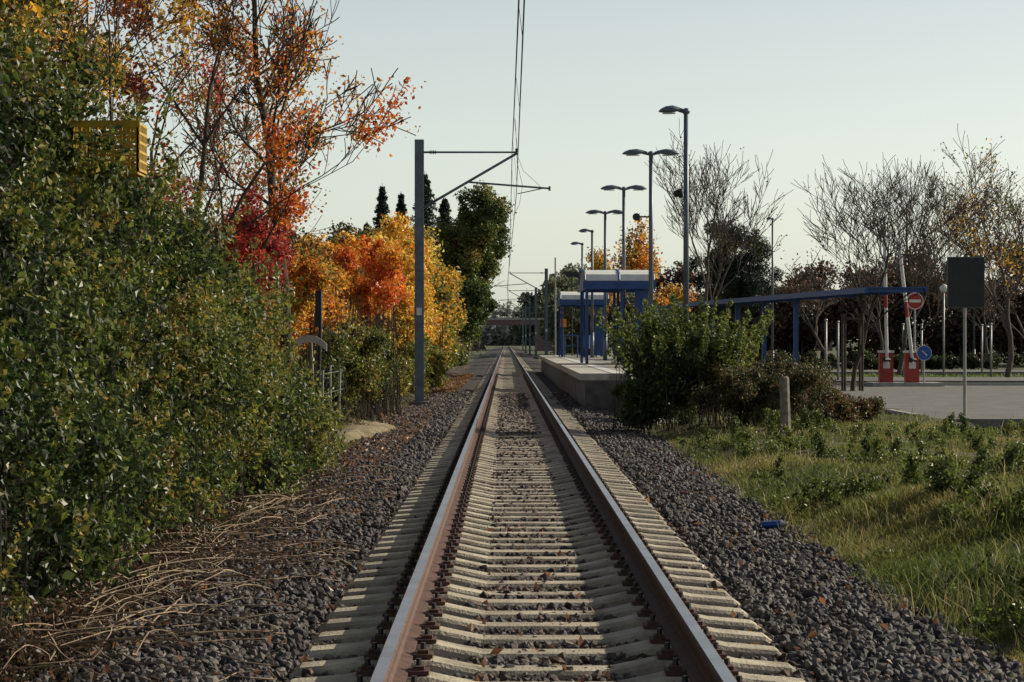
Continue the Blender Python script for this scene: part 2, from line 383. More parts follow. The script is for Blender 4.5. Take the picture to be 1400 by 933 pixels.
# ---------------------------------------------------------------- platform
pf=MB()
PX0,PX1,PY0,PY1=1.92,5.6,57,128
pf.box(PX0,PX1,PY0,PY1,-.25,.66,M_platf)
for k in range(24):
    y=PY0+k*2.96; pf.box(1.80,2.5,y+.01,y+2.94,.664,.83,M_coping)
pf.box(2.504,PX1,PY0,PY1,.662,.826,M_pave)
pf.box(2.6,2.9,PY0,PY1,.829,.834,M_white)
pf.add([(3.0,46,-.1),(PX1,46,-.1),(PX1,PY0-.01,.82),(3.0,PY0-.01,.82),(3.0,PY0-.01,-.2),(PX1,PY0-.01,-.2)],[(0,1,2,3),(0,3,4),(1,5,2),(0,4,5,1)],M_pave)
pf.obj('railway_platform')
def shelter(y0,y1,x0=2.62,x1=4.92):
    mb=MB(); zt=3.36; n=10
    xs=[x0,(x0+x1)/2,x1]
    for b in range(2):
        a,c=xs[b]+.03,xs[b+1]-.03; vs=[];fs=[]
        for i in range(n+1):
            t=math.pi*i/n; yy=(y0+y1)/2-math.cos(t)*(y1-y0)/2; zz=zt+.28+.42*math.sin(t)**0.6
            vs+= [(a,yy,zz),(c,yy,zz),(a,yy,zz-.03),(c,yy,zz-.03)]
        for i in range(n):
            o=i*4; fs+= [(o,o+1,o+5,o+4),(o+2,o+6,o+7,o+3),(o,o+4,o+6,o+2),(o+1,o+3,o+7,o+5)]
        mb.add(vs,fs,M_poly)
    for x in xs:
        for i in range(n):
            t0,t1=math.pi*i/n,math.pi*(i+1)/n
            f=lambda t:((y0+y1)/2-math.cos(t)*((y1-y0)/2+.02),zt+.29+.42*math.sin(t)**0.6)
            p,q_=f(t0),f(t1); mb.tube((x,*p),(x,*q_),.035,.035,M_blue,6)
    mb.box(x0-.06,x1+.06,y0-.08,y0+.02,zt,zt+.26,M_blue); mb.box(x0-.06,x1+.06,y1-.02,y1+.08,zt,zt+.26,M_blue)
    mb.box(x0-.06,x0+.04,y0+.021,y1-.021,zt,zt+.25,M_blue); mb.box(x1-.04,x1+.06,y0+.021,y1-.021,zt,zt+.25,M_blue)
    for y in(y0+.3,(y0+y1)/2,y1-.3):
        for x in(x0+.08,(x0+x1)/2+.1,x1-.1):
            if x<x0+.2 and y==(y0+y1)/2: continue
            mb.box(x-.05,x+.05,y-.05,y+.05,.83,zt-.001,M_blue)
    mb.box(x1-.62,x1-.17,y0+.26,y0+.32,.95,zt-.05,M_blue)
    mb.box(x1-.12,x1-.08,y0+.37,y1-.37,1.0,3.1,M_glass)
    mb.box((x0+x1)/2+.17,x1-.65,y1-.33,y1-.29,1.0,3.0,M_glass)
    mb.box(x1-.75,x1-.3,y0+1.2,y1-1.2,1.25,1.31,M_wood)
    for y in(y0+1.4,y1-1.4): mb.box(x1-.55,x1-.49,y-.03,y+.03,.83,1.249,M_blue)
    return mb.obj('platform_shelter',bevel=0.006)
shelter(78,84); shelter(113,119)
def lamp(x,y,z0,H,heads,hl=.80):
    mb=MB(); mb.tube((x,y,z0),(x,y,z0+1.2),.09,.09,M_lamp,10); mb.tube((x,y,z0+1.2),(x,y,H-.02),.07,.055,M_lamp,10)
    mb.ellip((x,y,H),(.09,.09,.08),M_lamp)
    for s in heads:
        a=hl*s
        mb.tube((x,y,H-.03),(x+a*.3,y,H+.03),.035,.035,M_lamp,8)
        vs=[];fs=[];K=[(.12,.05,.03),(.28,.12,.07),(.5,.19,.12),(.75,.20,.11),(.93,.13,.06),(1.0,.04,.015)]
        for t,wd,th in K:
            cx=x+a*t; cz=H+.03-.05*max(0,t-.3)
            for i in range(10):
                an=2*math.pi*i/10; vs.append((cx,y+wd*math.cos(an),cz+th*(math.sin(an) if math.sin(an)>0 else .35*math.sin(an))))
        for j in range(len(K)-1):
            for i in range(10): fs.append((j*10+i,j*10+(i+1)%10,(j+1)*10+(i+1)%10,(j+1)*10+i))
        fs+= [tuple(range(10)),tuple(range(len(vs)-10,len(vs)))]
        mb.add(vs,fs,M_lamp)
        mb.box(min(x+a*.4,x+a*.85),max(x+a*.4,x+a*.85),y-.12,y+.12,H-.052,H-.036,M_white)
    return mb
P=lamp(4.06,52.8,.35,6.8,(-1,),hl=.62); P.box(3.9,3.98,52.7,52.9,4.85,5.05,M_dark); P.ellip((3.86,52.8,4.95),(.09,.09,.08),M_dark); P.obj('platform_lamp',True)
for y in(65,80,95): lamp(4.02,y,.83,6.82,(-1,1)).obj('platform_lamp',True)
for y in(111,125.5): lamp(4.08,y,.83,6.82,(-1,),hl=.65).obj('platform_lamp',True)
mb=MB(); mb.box(3.6,3.96,64.95,65.05,5.05,5.09,M_dark); mb.tube((3.6,64.7,5.05),(3.6,65.0,5.05),.11,.05,M_dark,10); mb.obj('loudspeaker')
mb=MB(); mb.tube((3.0,124,.83),(3.0,124,3.6),.05,.05,M_dark); mb.box(2.86,3.16,123.85,124.1,2.95,3.6,M_dark)
mb.tube((2.95,123.8,3.4),(2.95,123.849,3.4),.09,.09,M_orange,12); mb.tube((2.95,123.8,3.12),(2.95,123.849,3.12),.09,.09,M_orange,12)
mb.box(2.82,3.2,123.9,124.05,2.35,2.8,M_orange); mb.obj('railway_signal')
mb=MB(); mb.tube((3.55,126,.83),(3.55,126,5.4),.045,.035,M_dark); mb.box(3.38,3.72,125.95,126.05,5.2,5.26,M_dark)
mb.tube((3.38,125.7,5.2),(3.38,126,5.2),.17,.08,M_dark,10); mb.tube((3.72,125.7,5.2),(3.72,126,5.2),.17,.08,M_dark,10); mb.obj('loudspeaker_pole')
mb=MB(); mb.tube((2.75,131,-.2),(2.75,131,6.3),.05,.04,M_galv); mb.obj('steel_post')
mb=MB()
for y in np.arange(59,127,2.2): mb.tube((5.5,y,.82),(5.5,y,1.9),.025,.025,M_galv,6)
for z in(1.4,1.88): mb.tube((5.5,59,z),(5.5,126,z),.022,.022,M_galv,6)
mb.obj('platform_railing')
mb=MB(); mb.box(4.3,4.42,71,71.08,.83,2.9,M_blue); mb.box(5.1,5.22,71,71.08,.83,2.9,M_blue); mb.box(4.42,5.1,71.01,71.07,1.5,2.7,M_blue); mb.box(4.5,5.02,71.0,71.009,1.6,2.6,M_galv); mb.obj('timetable_board')
mb=MB(); mb.tube((3.3,97,.83),(3.3,97,1.5),.03,.03,M_dark); mb.tube((3.3,97,1.3),(3.3,97,1.85),.18,.2,M_blue,12); mb.obj('litter_bin')
mb=MB()
for x in(2.75,3.35): mb.tube((x,110,.83),(x,110,1.9),.03,.03,M_blue,8)
mb.tube((2.75,110,1.88),(3.35,110,1.88),.03,.03,M_blue,8); mb.tube((2.75,110,1.4),(3.35,110,1.4),.02,.02,M_blue,8); mb.obj('leaning_rail')

# ---------------------------------------------------------------- overhead line
def mast(x,y,side,H=6.95):
    mb=MB(); m=M_pole
    mb.box(x-.12,x+.12,y-.12,y-.10,-.2,H,m); mb.box(x-.12,x+.12,y+.10,y+.12,-.2,H,m); mb.box(x-.012,x+.012,y-.098,y+.098,-.2,H,m)
    mb.box(x-.25,x+.25,y-.25,y+.25,-.25,.02,M_platf)
    s=side; ex=TC+.08
    mb.tube((x+s*.11,y,6.62),(ex,y,6.62),.028,.024,m); 
    mb.tube((x+s*.11,y,5.15),(ex+s*.02,y,6.6),.036,.034,m)
    for zz,xx in((6.62,x+s*.28),(5.28,x+s*.3)): 
        for k in range(4): mb.tube((xx+s*k*.045,y,zz+(.08*k*.36 if zz<6 else 0)),(xx+s*(k*.045+.02),y,zz+(.08*k*.36 if zz<6 else 0)),.06,.05,M_dark,8)
    xa=x+s*(abs(TC-x)*.52)
    mb.tube((xa,y,5.83),(TC+s*.95,y,5.66),.026,.026,m); mb.tube((TC+s*.85,y,5.68),(TC+s*.1,y,5.52),.014,.012,m)
    mb.tube((TC+s*.95,y,5.60),(TC+s*.95,y,5.72),.03,.03,M_dark,6)
    mb.tube((ex,y,6.62),(ex,y,6.72),.04,.04,M_dark,6)
    mb.box(x-.07,x+.07,y-.13,y-.122,2.3,2.5,M_white)
    return mb.obj('overhead_line_mast')
mast(-2.3,62,1)
MY=[-48,62,172,232,292,352,412]
for y in MY[2:]: mast(2.95,y,-1)
mb=MB()
for a,b in zip(MY[:-1],MY[1:]):
    n=24; Ls=b-a; sag=0.95 if Ls>100 else .6
    pm=pc=None
    for i in range(n+1):
        t=i/n; y=a+Ls*t; xm=TC-.04; xc=TC+.1*(1-2*t)*(1 if MY.index(a)%2 else -1)-.03
        zm=6.7-4*sag*t*(1-t); zc=5.48
        if pm: mb.tube(pm,(xm,y,zm),.011,.011,M_wire,5,False); mb.tube(pc,(xc,y,zc),.010,.010,M_wire,5,False)
        pm,pc=(xm,y,zm),(xc,y,zc)
        if i%2==1: mb.tube(pm,pc,.005,.005,M_wire,4,False)
pts=[(0.24,62,6.7),(.45,61.6,6.1),(.8,61.8,5.8),(.95,62,5.66)]
for p,q_ in zip(pts[:-1],pts[1:]): mb.tube(p,q_,.006,.006,M_wire,4,False)
pts=[(0.2,50,6.35),(.26,56,5.9),(.42,60,5.6),(.36,64,5.35),(.22,72,5.48)]
for p,q_ in zip(pts[:-1],pts[1:]): mb.tube(p,q_,.006,.006,M_wire,4,False)
mb.obj('catenary_wires')

# ---------------------------------------------------------------- bridge
mb=MB(); by=430
mb.box(-60,-5.0,by,by+9,-.2,4.6,M_brick); mb.box(5.6,60,by,by+9,-.2,4.6,M_brick); mb.box(-60,60,by,by+9,4.603,5.7,M_brick)
mb.box(-60,60,by-.2,by-.02,5.5,5.85,M_kerb)
for x in np.arange(-30,30,1.2): mb.box(x,x+.1,by,by+.06,5.85,6.85,M_brick)
mb.box(-30,30,by,by+.06,6.85,6.97,M_brick); mb.obj('road_bridge')

# ---------------------------------------------------------------- right side
mb=MB(); mb.box(8.5,60,48,84,-.15,.02,M_asph); mb.obj('car_park_asphalt')
mb=MB(); mb.box(8.35,8.497,48,84,-.15,.12,M_kerb); mb.box(8.35,60,84.003,84.15,-.15,.12,M_kerb); mb.obj('kerb')
mb=MB(); mb.box(8.3,120,96,106,-.18,-.01,M_asph); mb.box(8.3,120,124,131,-.18,-.01,M_asph); mb.obj('road')
mb=MB()
for x in np.arange(18,50,2.6): mb.box(x,x+.12,70,75,.022,.026,M_white)
mb.obj('parking_bay_markings')
mb=MB(); mb.box(12.9,15.4,82.2,83.98,.02,.15,M_kerb); mb.obj('traffic_island')
def barrier(x,y,dx,boomlen,z0=.15):
    mb=MB(); mb.box(x-.24,x+.24,y-.18,y+.18,z0,z0+1.05,M_red); mb.box(x-.27,x+.27,y-.21,y+.21,z0+1.053,z0+1.13,M_white)
    mb.box(x-.12,x+.12,y-.184,y-.181,z0+.5,z0+.8,M_white)
    L_=boomlen; n=8
    for i in range(n):
        a,b=i/n,(i+1)/n
        mb.tube((x+dx*a,y-.24,z0+.7+L_*a),(x+dx*b,y-.24,z0+.7+L_*b),.065,.06,M_white if i!=3 else M_red,8)
    mb.tube((x-.1,y-.3,z0+.8),(x+.1,y-.18,z0+.8),.08,.08,M_dark)
    return mb.obj('barrier_gate',bevel=0.01)
barrier(13.5,83.2,-.1,5.2); barrier(14.35,82.8,-.5,4.3)
mb=MB(); X=14.6;y=83.6; mb.tube((X,y,.15),(X,y,3.45),.035,.035,M_galv)
mb.tube((X,y-.06,3.05),(X,y-.04,3.05),.30,.30,M_red,28); mb.tube((X,y-.066,3.05),(X,y-.0605,3.05),.305,.305,M_white,28)
mb.tube((X,y-.072,3.05),(X,y-.0665,3.05),.275,.275,M_red,28); mb.box(X-.2,X+.2,y-.079,y-.0725,3.0,3.1,M_white); mb.obj('no_entry_sign')
mb=MB(); X=14.75;y=82.6; mb.tube((X,y,.15),(X,y,1.5),.03,.03,M_galv); mb.tube((X,y-.06,1.2),(X,y-.04,1.2),.27,.27,M_white,28); mb.tube((X,y-.066,1.2),(X,y-.0605,1.2),.25,.25,M_signblue,28)
mb.tube((X+.1,y-.07,1.1),(X-.08,y-.07,1.28),.02,.02,M_white,6); mb.obj('keep_right_sign')
mb=MB(); X=9.8;y=50; mb.tube((X,y,0),(X,y,3.3),.035,.035,M_galv); mb.box(X-.36,X+.4,y-.09,y-.04,2.35,3.4,M_dark); mb.box(X-.38,X+.42,y-.035,y+.0,2.33,3.42,M_pole); mb.obj('traffic_sign')
mb=MB(); X=20.2;y=108; mb.tube((X,y,-.1),(X,y,3.9),.05,.04,M_galv); mb.ellip((X,y,4.05),(.2,.2,.2),M_white); mb.obj('globe_street_lamp',True)
lamp(14.8,130,-.1,8.4,(-1,),hl=.35).obj('street_lamp',True)
lamp(30,150,-.1,9.4,(-1,),hl=.7).obj('street_lamp',True)
for px,d in((12.3,90),(13.9,98),(15.8,104),(19,112),(20.6,116),(22.8,110),(24.0,118)):
    mb=MB(); mb.tube((px,d,-.2),(px,d,2.4),.05,.045,M_galv); mb.ellip((px,d,2.42),(.07,.07,.06),M_galv); mb.obj('steel_post',True)
mb=MB(); A=Vector((12.0,72,0)); B_=Vector((8.3,104,0)); D=(B_-A); Ln=D.length; D.normalize(); Nn=Vector((D.y,-D.x,0))
def cbox(s0,s1,n0,n1,z0,z1,m):
    c=[A+D*s+Nn*n for s,n in((s0,n0),(s1,n0),(s1,n1),(s0,n1))]
    mb.add([(p.x,p.y,z0) for p in c]+[(p.x,p.y,z1) for p in c],[(0,1,2,3),(7,6,5,4),(0,4,5,1),(1,5,6,2),(2,6,7,3),(3,7,4,0)],m)
cbox(0,Ln,-1.0,-.92,3.1,3.24,M_blue); cbox(0,Ln,.92,1.0,3.16,3.30,M_blue)
cbox(-.05,Ln+.05,-.91,.91,3.25,3.28,M_blue)
for k in range(9):
    s=.1+k*(Ln-.3)/8; cbox(s,s+.08,-.915,.915,3.12,3.245,M_blue)
for t in(.40,.56,.71,.86):
    s=Ln*t; cbox(s,s+.14,-.08,.08,-.1,3.115,M_blue)
mb.obj('bicycle_shelter')
mb=MB()
for k in range(6):
    s=10+k*3.4; p=A+D*s
    mb.tube((p.x-.5,p.y,-.1),(p.x-.5,p.y,.75),.02,.02,M_galv,6); mb.tube((p.x+.5,p.y,-.1),(p.x+.5,p.y,.75),.02,.02,M_galv,6); mb.tube((p.x-.5,p.y,.75),(p.x+.5,p.y,.75),.02,.02,M_galv,6)
mb.obj('bicycle_rack')
mb=MB(); mb.tube((4.45,37.2,-.1),(4.42,37.2,1.03),.09,.08,M_wood,10); mb.tube((4.42,37.2,1.03),(4.42,37.2,1.06),.08,.05,M_wood,10); mb.obj('wooden_post')
mb=MB(); mb.tube((2.30,21,-.03),(2.46,20.95,-.02),.032,.032,M_signblue,10); mb.tube((2.46,20.95,-.02),(2.52,20.93,-.018),.032,.012,M_galv,10); mb.obj('plastic_bottle')

# ---------------------------------------------------------------- vegetation
G_d=(.026,.045,.014); G_m=(.052,.082,.02); G_l=(.12,.15,.032); G_y=(.25,.22,.045); BR=(.14,.08,.038)
OR=(.64,.22,.03); OY=(.72,.40,.05); YE=(.74,.54,.09); RD=(.50,.07,.045); RO=(.62,.13,.03); MR=(.24,.045,.038); BK=(.032,.032,.016)
q=np.random.default_rng(11)
Bh=[]
for y in np.arange(10.0,29.8,.42):
    top=np.interp(y,[10,14,18,23,26,28,30],[4.2,3.7,3.1,2.7,2.15,1.5,.7])+.25*math.sin(y*1.9)+.15*math.sin(y*4.3)
    ed=np.interp(y,[10,14,18,24,28,30],[-2.85,-2.75,-2.8,-2.65,-2.3,-2.6])
    for j in range(4):
        tj=top+j*.30; z=.22 if j==0 else tj-1.0
        while z<tj:
            bul=.26*math.sin(y*1.3+z*1.1)+.18*math.sin(y*3.1-z*2.7)
            s=q.uniform(.16,.6)
            if q.random()>.13: Bh.append([ed-.42-j*.62-z*.13+bul+q.normal()*.15,y+q.normal()*.25,z+q.normal()*.14,s,s*q.uniform(.8,1.3),s*q.uniform(.6,1)])
            z+=.42
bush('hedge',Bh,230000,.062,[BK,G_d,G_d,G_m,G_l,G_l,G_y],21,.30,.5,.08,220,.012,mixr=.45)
By=cluster((-2.95,23.0,1.75),(.25,3.0,.65),50,.22,23)+cluster((-2.75,26.5,1.2),(.25,1.5,.6),26,.22,24)
bush('bramble_bush',By,12000,.06,[G_m,G_l,G_y,G_l,G_y,(.28,.19,.05)],25,.5,1.8,0,50,.008,mixr=.7)
Bs=[]
for k in range(260):
    y=q.uniform(12,30); zt=np.interp(y,[10,14,18,23,26,28,30],[4.4,4.0,3.4,3.0,2.5,1.8,1.0]); z=q.uniform(.05,1)*zt; x=-2.5-z*.12+q.uniform(-.5,.05)
    dx=q.uniform(-.01,.06); dy=q.normal()*.03; dz=q.uniform(-.02,.10) if z<zt*.8 else .11
    for t in range(6): Bs.append([x+t*dx,y+t*dy,z+t*dz-.004*t*t,.06,.06,.07])
bush('hedge_shoots',Bs,15000,.055,[G_m,G_l,G_y,G_l,(.30,.20,.05)],22,.4,1,.0,10,.006,mixr=.8)
Bt=cluster((-4.2,17.0,4.0),(1.1,3.2,.8),60,.34,31)
bush('autumn_bush',Bt,20000,.06,[BK,G_m,G_l,G_y,OY,BR],32,.5,1.4,.04,60,.014)
lf=lambda n,pal,size=.085,sp=.13,thr=-.1:dict(n=n,pal=pal,size=size,sp=sp,thr=thr)
tree('autumn_tree',None,0,0,.125,3,41,.8,.16,first=.42,leaf=lf(5000,[OR,OY,RO,OY],.08,.12,-.1),path=[(-3.6,40,-.05),(-3.75,40,1.4),(-3.8,40.05,2.6),(-3.98,40,3.9),(-4.05,40,5.0),(-4.28,40.05,6.2),(-4.3,40,7.4),(-4.4,40,8.8)],nb=22,bl=1.25,minr=.009)
tree('autumn_tree',(-5.0,37,0),8.6,3.8,.11,5,42,.6,.2,(.03,0,1),.3,leaf=lf(6500,[MR,RO,OR,BR],thr=.0),nch=2)
tree('autumn_tree',(-6.0,31,0),8.6,4.2,.11,5,44,.6,.2,(-.05,0,1),.3,leaf=lf(6500,[G_l,G_y,OY,OR,BR],.07,thr=.0),nch=2)
tree('autumn_tree',(-6.9,45,0),8.4,4.6,.12,5,46,.6,.2,(.05,0,1),.3,leaf=lf(6500,[BR,OR,G_y,RD],thr=.0),nch=2)
tree('autumn_tree',(-5.2,26,0),6.9,3.0,.08,5,47,.6,.2,(.05,0,1),.3,leaf=lf(5500,[G_l,G_y,OY,BR],.065,thr=-.1),nch=2)
bush('red_shrub',cluster((-4.15,38,3.1),(.75,1.6,1.2),48,.26,51),12500,.07,[RD,MR,RD,RO],52,.6,1,.0,50,.013)
bush('red_shrub',cluster((-5.3,34,3.4),(.9,1.6,1.1),34,.28,53),7500,.065,[MR,BR,RD,G_m],54,.6,1,.0,40,.013)
bush('autumn_bush',cluster((-3.95,44.5,2.3),(.75,2,1.1),46,.30,55),14000,.08,[BR,OR,OY,G_y,OR],56,.5,1.2,.03,50,.013)
bush('orange_shrub',cluster((-3.0,52,3.1),(.85,3,.85),52,.25,57),14000,.10,[OR,RO,OR,OY],58,.6,1.2,.0,80,.013)
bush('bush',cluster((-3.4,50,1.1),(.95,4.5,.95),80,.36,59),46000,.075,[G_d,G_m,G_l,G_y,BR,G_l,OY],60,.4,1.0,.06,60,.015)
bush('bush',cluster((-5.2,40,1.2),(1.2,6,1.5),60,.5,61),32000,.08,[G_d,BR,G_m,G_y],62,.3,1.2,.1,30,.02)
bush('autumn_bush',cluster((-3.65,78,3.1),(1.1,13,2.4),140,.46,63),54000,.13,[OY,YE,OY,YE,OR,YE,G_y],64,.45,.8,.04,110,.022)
bush('autumn_bush',cluster((-4.3,63,2.7),(1.2,6,2.0),86,.44,65),30000,.12,[OR,OY,BR,OY,G_y],66,.45,.8,.04,80,.022)
bush('bush',cluster((-2.95,80,.7),(.6,16,.9),90,.38,67),30000,.11,[G_m,G_l,G_y,G_l,OY],68,.4,.8,.06,40,.02)
bush('autumn_bush',cluster((-4.2,112,3.4),(1.8,18,3.0),90,.8,69),32000,.19,[YE,G_y,OY,G_l],70,.4,.5,.10,40,.04)
bush('bush',cluster((-3.9,150,1.6),(1.0,35,1.8),90,.8,71),24000,.22,[G_m,G_y,G_l,BR],72,.3,.4,.12,20,.03)
e=tree('deciduous_tree',(-2.9,154,0),10.6,6,.28,4,75,.7,.15,(0,0,1),.3)
Bg=cluster((-2.1,154,8.3),(2.5,3.0,3.2),90,.75,76)+cluster((-2.4,152,4.3),(1.7,3,2.4),50,.7,77)
P_=blob_points(Bg,56000,.4,78); parent(e,leaves('leaves',P_,.21,[G_m,(.07,.10,.03),G_m,G_l,G_y,BR],79,patch=.45))
def conifer(x,y,H,R,seed,nl=14000,size=.34):
    r=np.random.default_rng(seed); nt=int(H*2.2); k=r.integers(0,nt,nl); base=(k+.5)/nt; base=base*0.88+.1
    an=np.floor(r.uniform(0,9,nl))/9*6.283+k*1.7+r.normal(size=nl)*.16; t=np.sqrt(r.random(nl))
    L_=R*(1-base)**.85*(.75+.35*np.sin(k*2.3+an*2))+.12
    z=base*H-t*L_*.38+r.normal(size=nl)*.10
    P=np.stack([x+L_*t*np.cos(an),y+L_*t*np.sin(an),z],1)
    e=empty('spruce_tree'); mb=MB(); mb.tube((x,y,-.2),(x,y,H),.2,.02,M_bark,8)
    for kk in range(nt): 
        b=((kk+.5)/nt)*.88+.1
        for j in range(9):
            a=j/9*6.283+kk*1.7; l=R*(1-b)**.85*.9; mb.tube((x,y,b*H),(x+l*math.cos(a),y+l*math.sin(a),b*H-l*.38),.04,.01,M_bark,4,False)
    parent(e,mb.obj('trunk'),leaves('needles',P,size,[(.03,.055,.035),(.02,.04,.026),(.04,.06,.035)],seed,aspect=.35)); return e
conifer(-12.7,240,17.8,3.4,81); conifer(-10.9,243,17.2,3.1,82); conifer(-8.2,236,18.8,5.0,83); conifer(-6.4,244,16.8,4.6,84); conifer(-14.9,250,14.4,3.6,85)
bush('distant_trees',cluster((-19,190,6.0),(9,8,4.6),90,1.7,86),34000,.42,[G_d,BR,G_m,(.12,.08,.06),G_y],87,.4,.25,.08,60,.1)
bush('distant_trees',cluster((-11,185,6.8),(6,10,3.8),80,1.2,88),26000,.36,[BR,G_d,G_m,BR,G_y],89,.4,.25,.08,40,.08)
HZ=[(.15,.18,.12),(.19,.20,.13),(.21,.18,.13)]  # pale leaf colours with distance haze painted in
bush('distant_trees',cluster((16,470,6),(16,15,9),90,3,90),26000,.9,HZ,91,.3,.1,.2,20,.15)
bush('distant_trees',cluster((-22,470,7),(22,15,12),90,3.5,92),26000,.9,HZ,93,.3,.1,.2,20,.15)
bush('distant_trees',cluster((0,900,5),(80,15,7),120,5,94),16000,2.2,[(.34,.37,.33),(.37,.38,.34)],95,.3,.05,.3,10,.2)  # palest leaves: haze of the farthest trees is in their colour
bush('distant_trees',cluster((8.5,290,4),(4,60,4.5),90,1.6,96),30000,.5,[(.10,.13,.07),(.13,.15,.08),(.16,.14,.08)],97,.3,.2,.15,20,.1)  # greens paled to paint in some distance haze
# bare trees right
tree('bare_tree',(9.3,108,0),11.9,6.8,.15,5,101,.5,.3,(.02,0,1),.25,bark=M_barkgrey,minr=.011,nch=3,leaf=dict(n=350,pal=[OY,BR,G_y],size=.12,sp=.1,thr=.3))
tree('bare_tree',(11.1,75,0),8.3,4.6,.09,5,102,.5,.34,(0,0,1),.3,bark=M_bark,minr=.008,nch=3,leaf=dict(n=300,pal=[BR,G_y],size=.08,sp=.1,thr=.3))
tree('bare_tree',(18.8,112,0),10.4,6.0,.13,5,104,.5,.32,(0,0,1),.25,bark=M_barkgrey,minr=.011)
tree('bare_tree',(22.5,105,0),11.4,7.0,.15,5,105,.5,.3,(0,0,1),.25,bark=M_barkgrey,minr=.011,leaf=dict(n=4600,pal=[G_y,OY,BR,G_l],size=.13,sp=.2,thr=.0))
mb=MB()
for dx,dy in((-.28,-.28),(.28,-.28),(.28,.28),(-.28,.28)): mb.tube((11.1+dx,75+dy,-.1),(11.1+dx,75+dy,2.5),.04,.04,M_bark,8)
mb.box(10.8,11.4,74.66,74.7,2.3,2.38,M_bark); mb.box(10.8,11.4,75.3,75.34,2.3,2.38,M_bark)
mb.obj('tree_stakes')
e=tree('pine_tree',(14.8,150,0),9.2,5.0,.25,4,111,.8,.1,(0,0,1),.3)
P_=blob_points(cluster((14.6,150,6.0),(2.9,2.3,3.3),70,.6,112),34000,.42,113); parent(e,leaves('needles',P_,.2,[(.018,.035,.026),(.025,.042,.03),(.035,.05,.032)],114,aspect=.35,patch=.5))
tree('autumn_tree',(10.3,170,0),10.2,5.0,.2,5,115,.55,.25,(0,0,1),.3,leaf=dict(n=11000,pal=[OR,OY,BR,OY],size=.24,sp=.35,thr=-.4),nch=2)
tree('autumn_tree',(7.6,200,0),9.5,5.0,.2,5,116,.55,.25,(0,0,1),.3,leaf=dict(n=8000,pal=[BR,OY,G_y],size=.26,sp=.35,thr=-.4),nch=2)
RB=[(.085,.05,.045),(.13,.065,.05),(.055,.055,.037),(.17,.085,.055),(.08,.07,.05)]
bush('distant_trees',cluster((33,178,4.0),(18,8,4.2),190,1.3,117),60000,.34,RB,118,.45,.25,.08,160,.08)
bush('distant_trees',cluster((17,182,3.4),(9,8,3.8),110,1.2,119),34000,.32,RB,120,.45,.25,.08,90,.08)
bush('distant_trees',cluster((75,200,5),(26,12,5),100,2.0,121),22000,.5,RB+[G_y],122,.4,.2,.08,60,.12)
bush('distant_trees',cluster((44,170,6),(6,6,5.5),60,1.3,123),20000,.34,[(.05,.05,.03),(.07,.065,.03),G_y,BR],124,.45,.3,.08,60,.08)
for i,(x,y,h) in enumerate(((21,152,7.6),(25.5,158,8.6),(31,150,7.4),(36,160,9.0),(41,150,8))):
    tree('bare_tree',(x,y,0),h,5.0,.14,4,130+i,.55,.3,bark=M_barkgrey,minr=.018,leaf=dict(n=700,pal=RB,size=.17,sp=.3,thr=.1))
bush('hedge',cluster((22,136,.4),(14,.6,.4),90,.45,140),20000,.16,[G_m,G_d,BR],141,.3,.5,.1,20,.03)
# bushes right
bush('bush',cluster((3.3,43,1.05),(.9,1.6,1.0),56,.28,151)+cluster((2.45,42.5,.6),(.5,1,.55),22,.2,157),36000,.065,[G_d,G_m,G_m,G_l,(.08,.115,.03),G_l],152,.5,1.4,.05,70,.010)
Bu=[]
for k in range(110):
    an=q.uniform(-1,1); x=3.3+an*1.2; y=43+q.normal()*.9; z0=1.5-abs(an)*.35
    for t in range(q.integers(3,10)): Bu.append([x+an*t*.07,y,z0+t*.12,.055,.055,.08])
bush('bush_shoots',Bu,10500,.075,[G_m,G_l,G_l,(.18,.20,.045)],153,.4,1,.0,60,.006)
bush('bush',cluster((4.6,41.5,.78),(1.15,1.3,.74),76,.23,154),46000,.045,[BR,G_d,(.13,.095,.045),G_m,(.24,.16,.055)],155,.55,1.6,.04,180,.007)
bush('bush',cluster((6.1,43.5,.35),(.8,1.3,.38),34,.20,156),19000,.05,[G_m,BR,G_l],158,.55,1.6,.05,60,.006)
bush('bush',cluster((4.2,49,.7),(1.2,1.5,.7),26,.34,159),18000,.07,[G_d,G_m],160,.35,1.4,.06,30,.015)
def gz1(x,y): return float(gz(np.array([x]),np.array([y]))[0])
Bw=[]
for k in range(1100):
    y=13+27*q.random(); x=q.uniform(2.7,min(.235*y+.8,8.2)); s=q.uniform(.06,.17)*(1 if x>3.2 else .7)
    if math.sin(x*2.3+y*.55)+.6*math.sin(y*1.3-x)+q.normal()*.5>.55:
        g0=gz1(x,y); Bw.append([x,y,g0+s*.5,s,s,s*1.0])
        if q.random()<.3:
            for t in range(3): Bw.append([x+q.normal()*.05,y,g0+s+.07*t,s*.5,s*.5,s*.6])
bush('weeds',Bw,100000,.040,[G_m,G_m,G_l,(.15,.19,.04),G_l,(.20,.21,.05)],161,.6,.9,.0,120,.004)
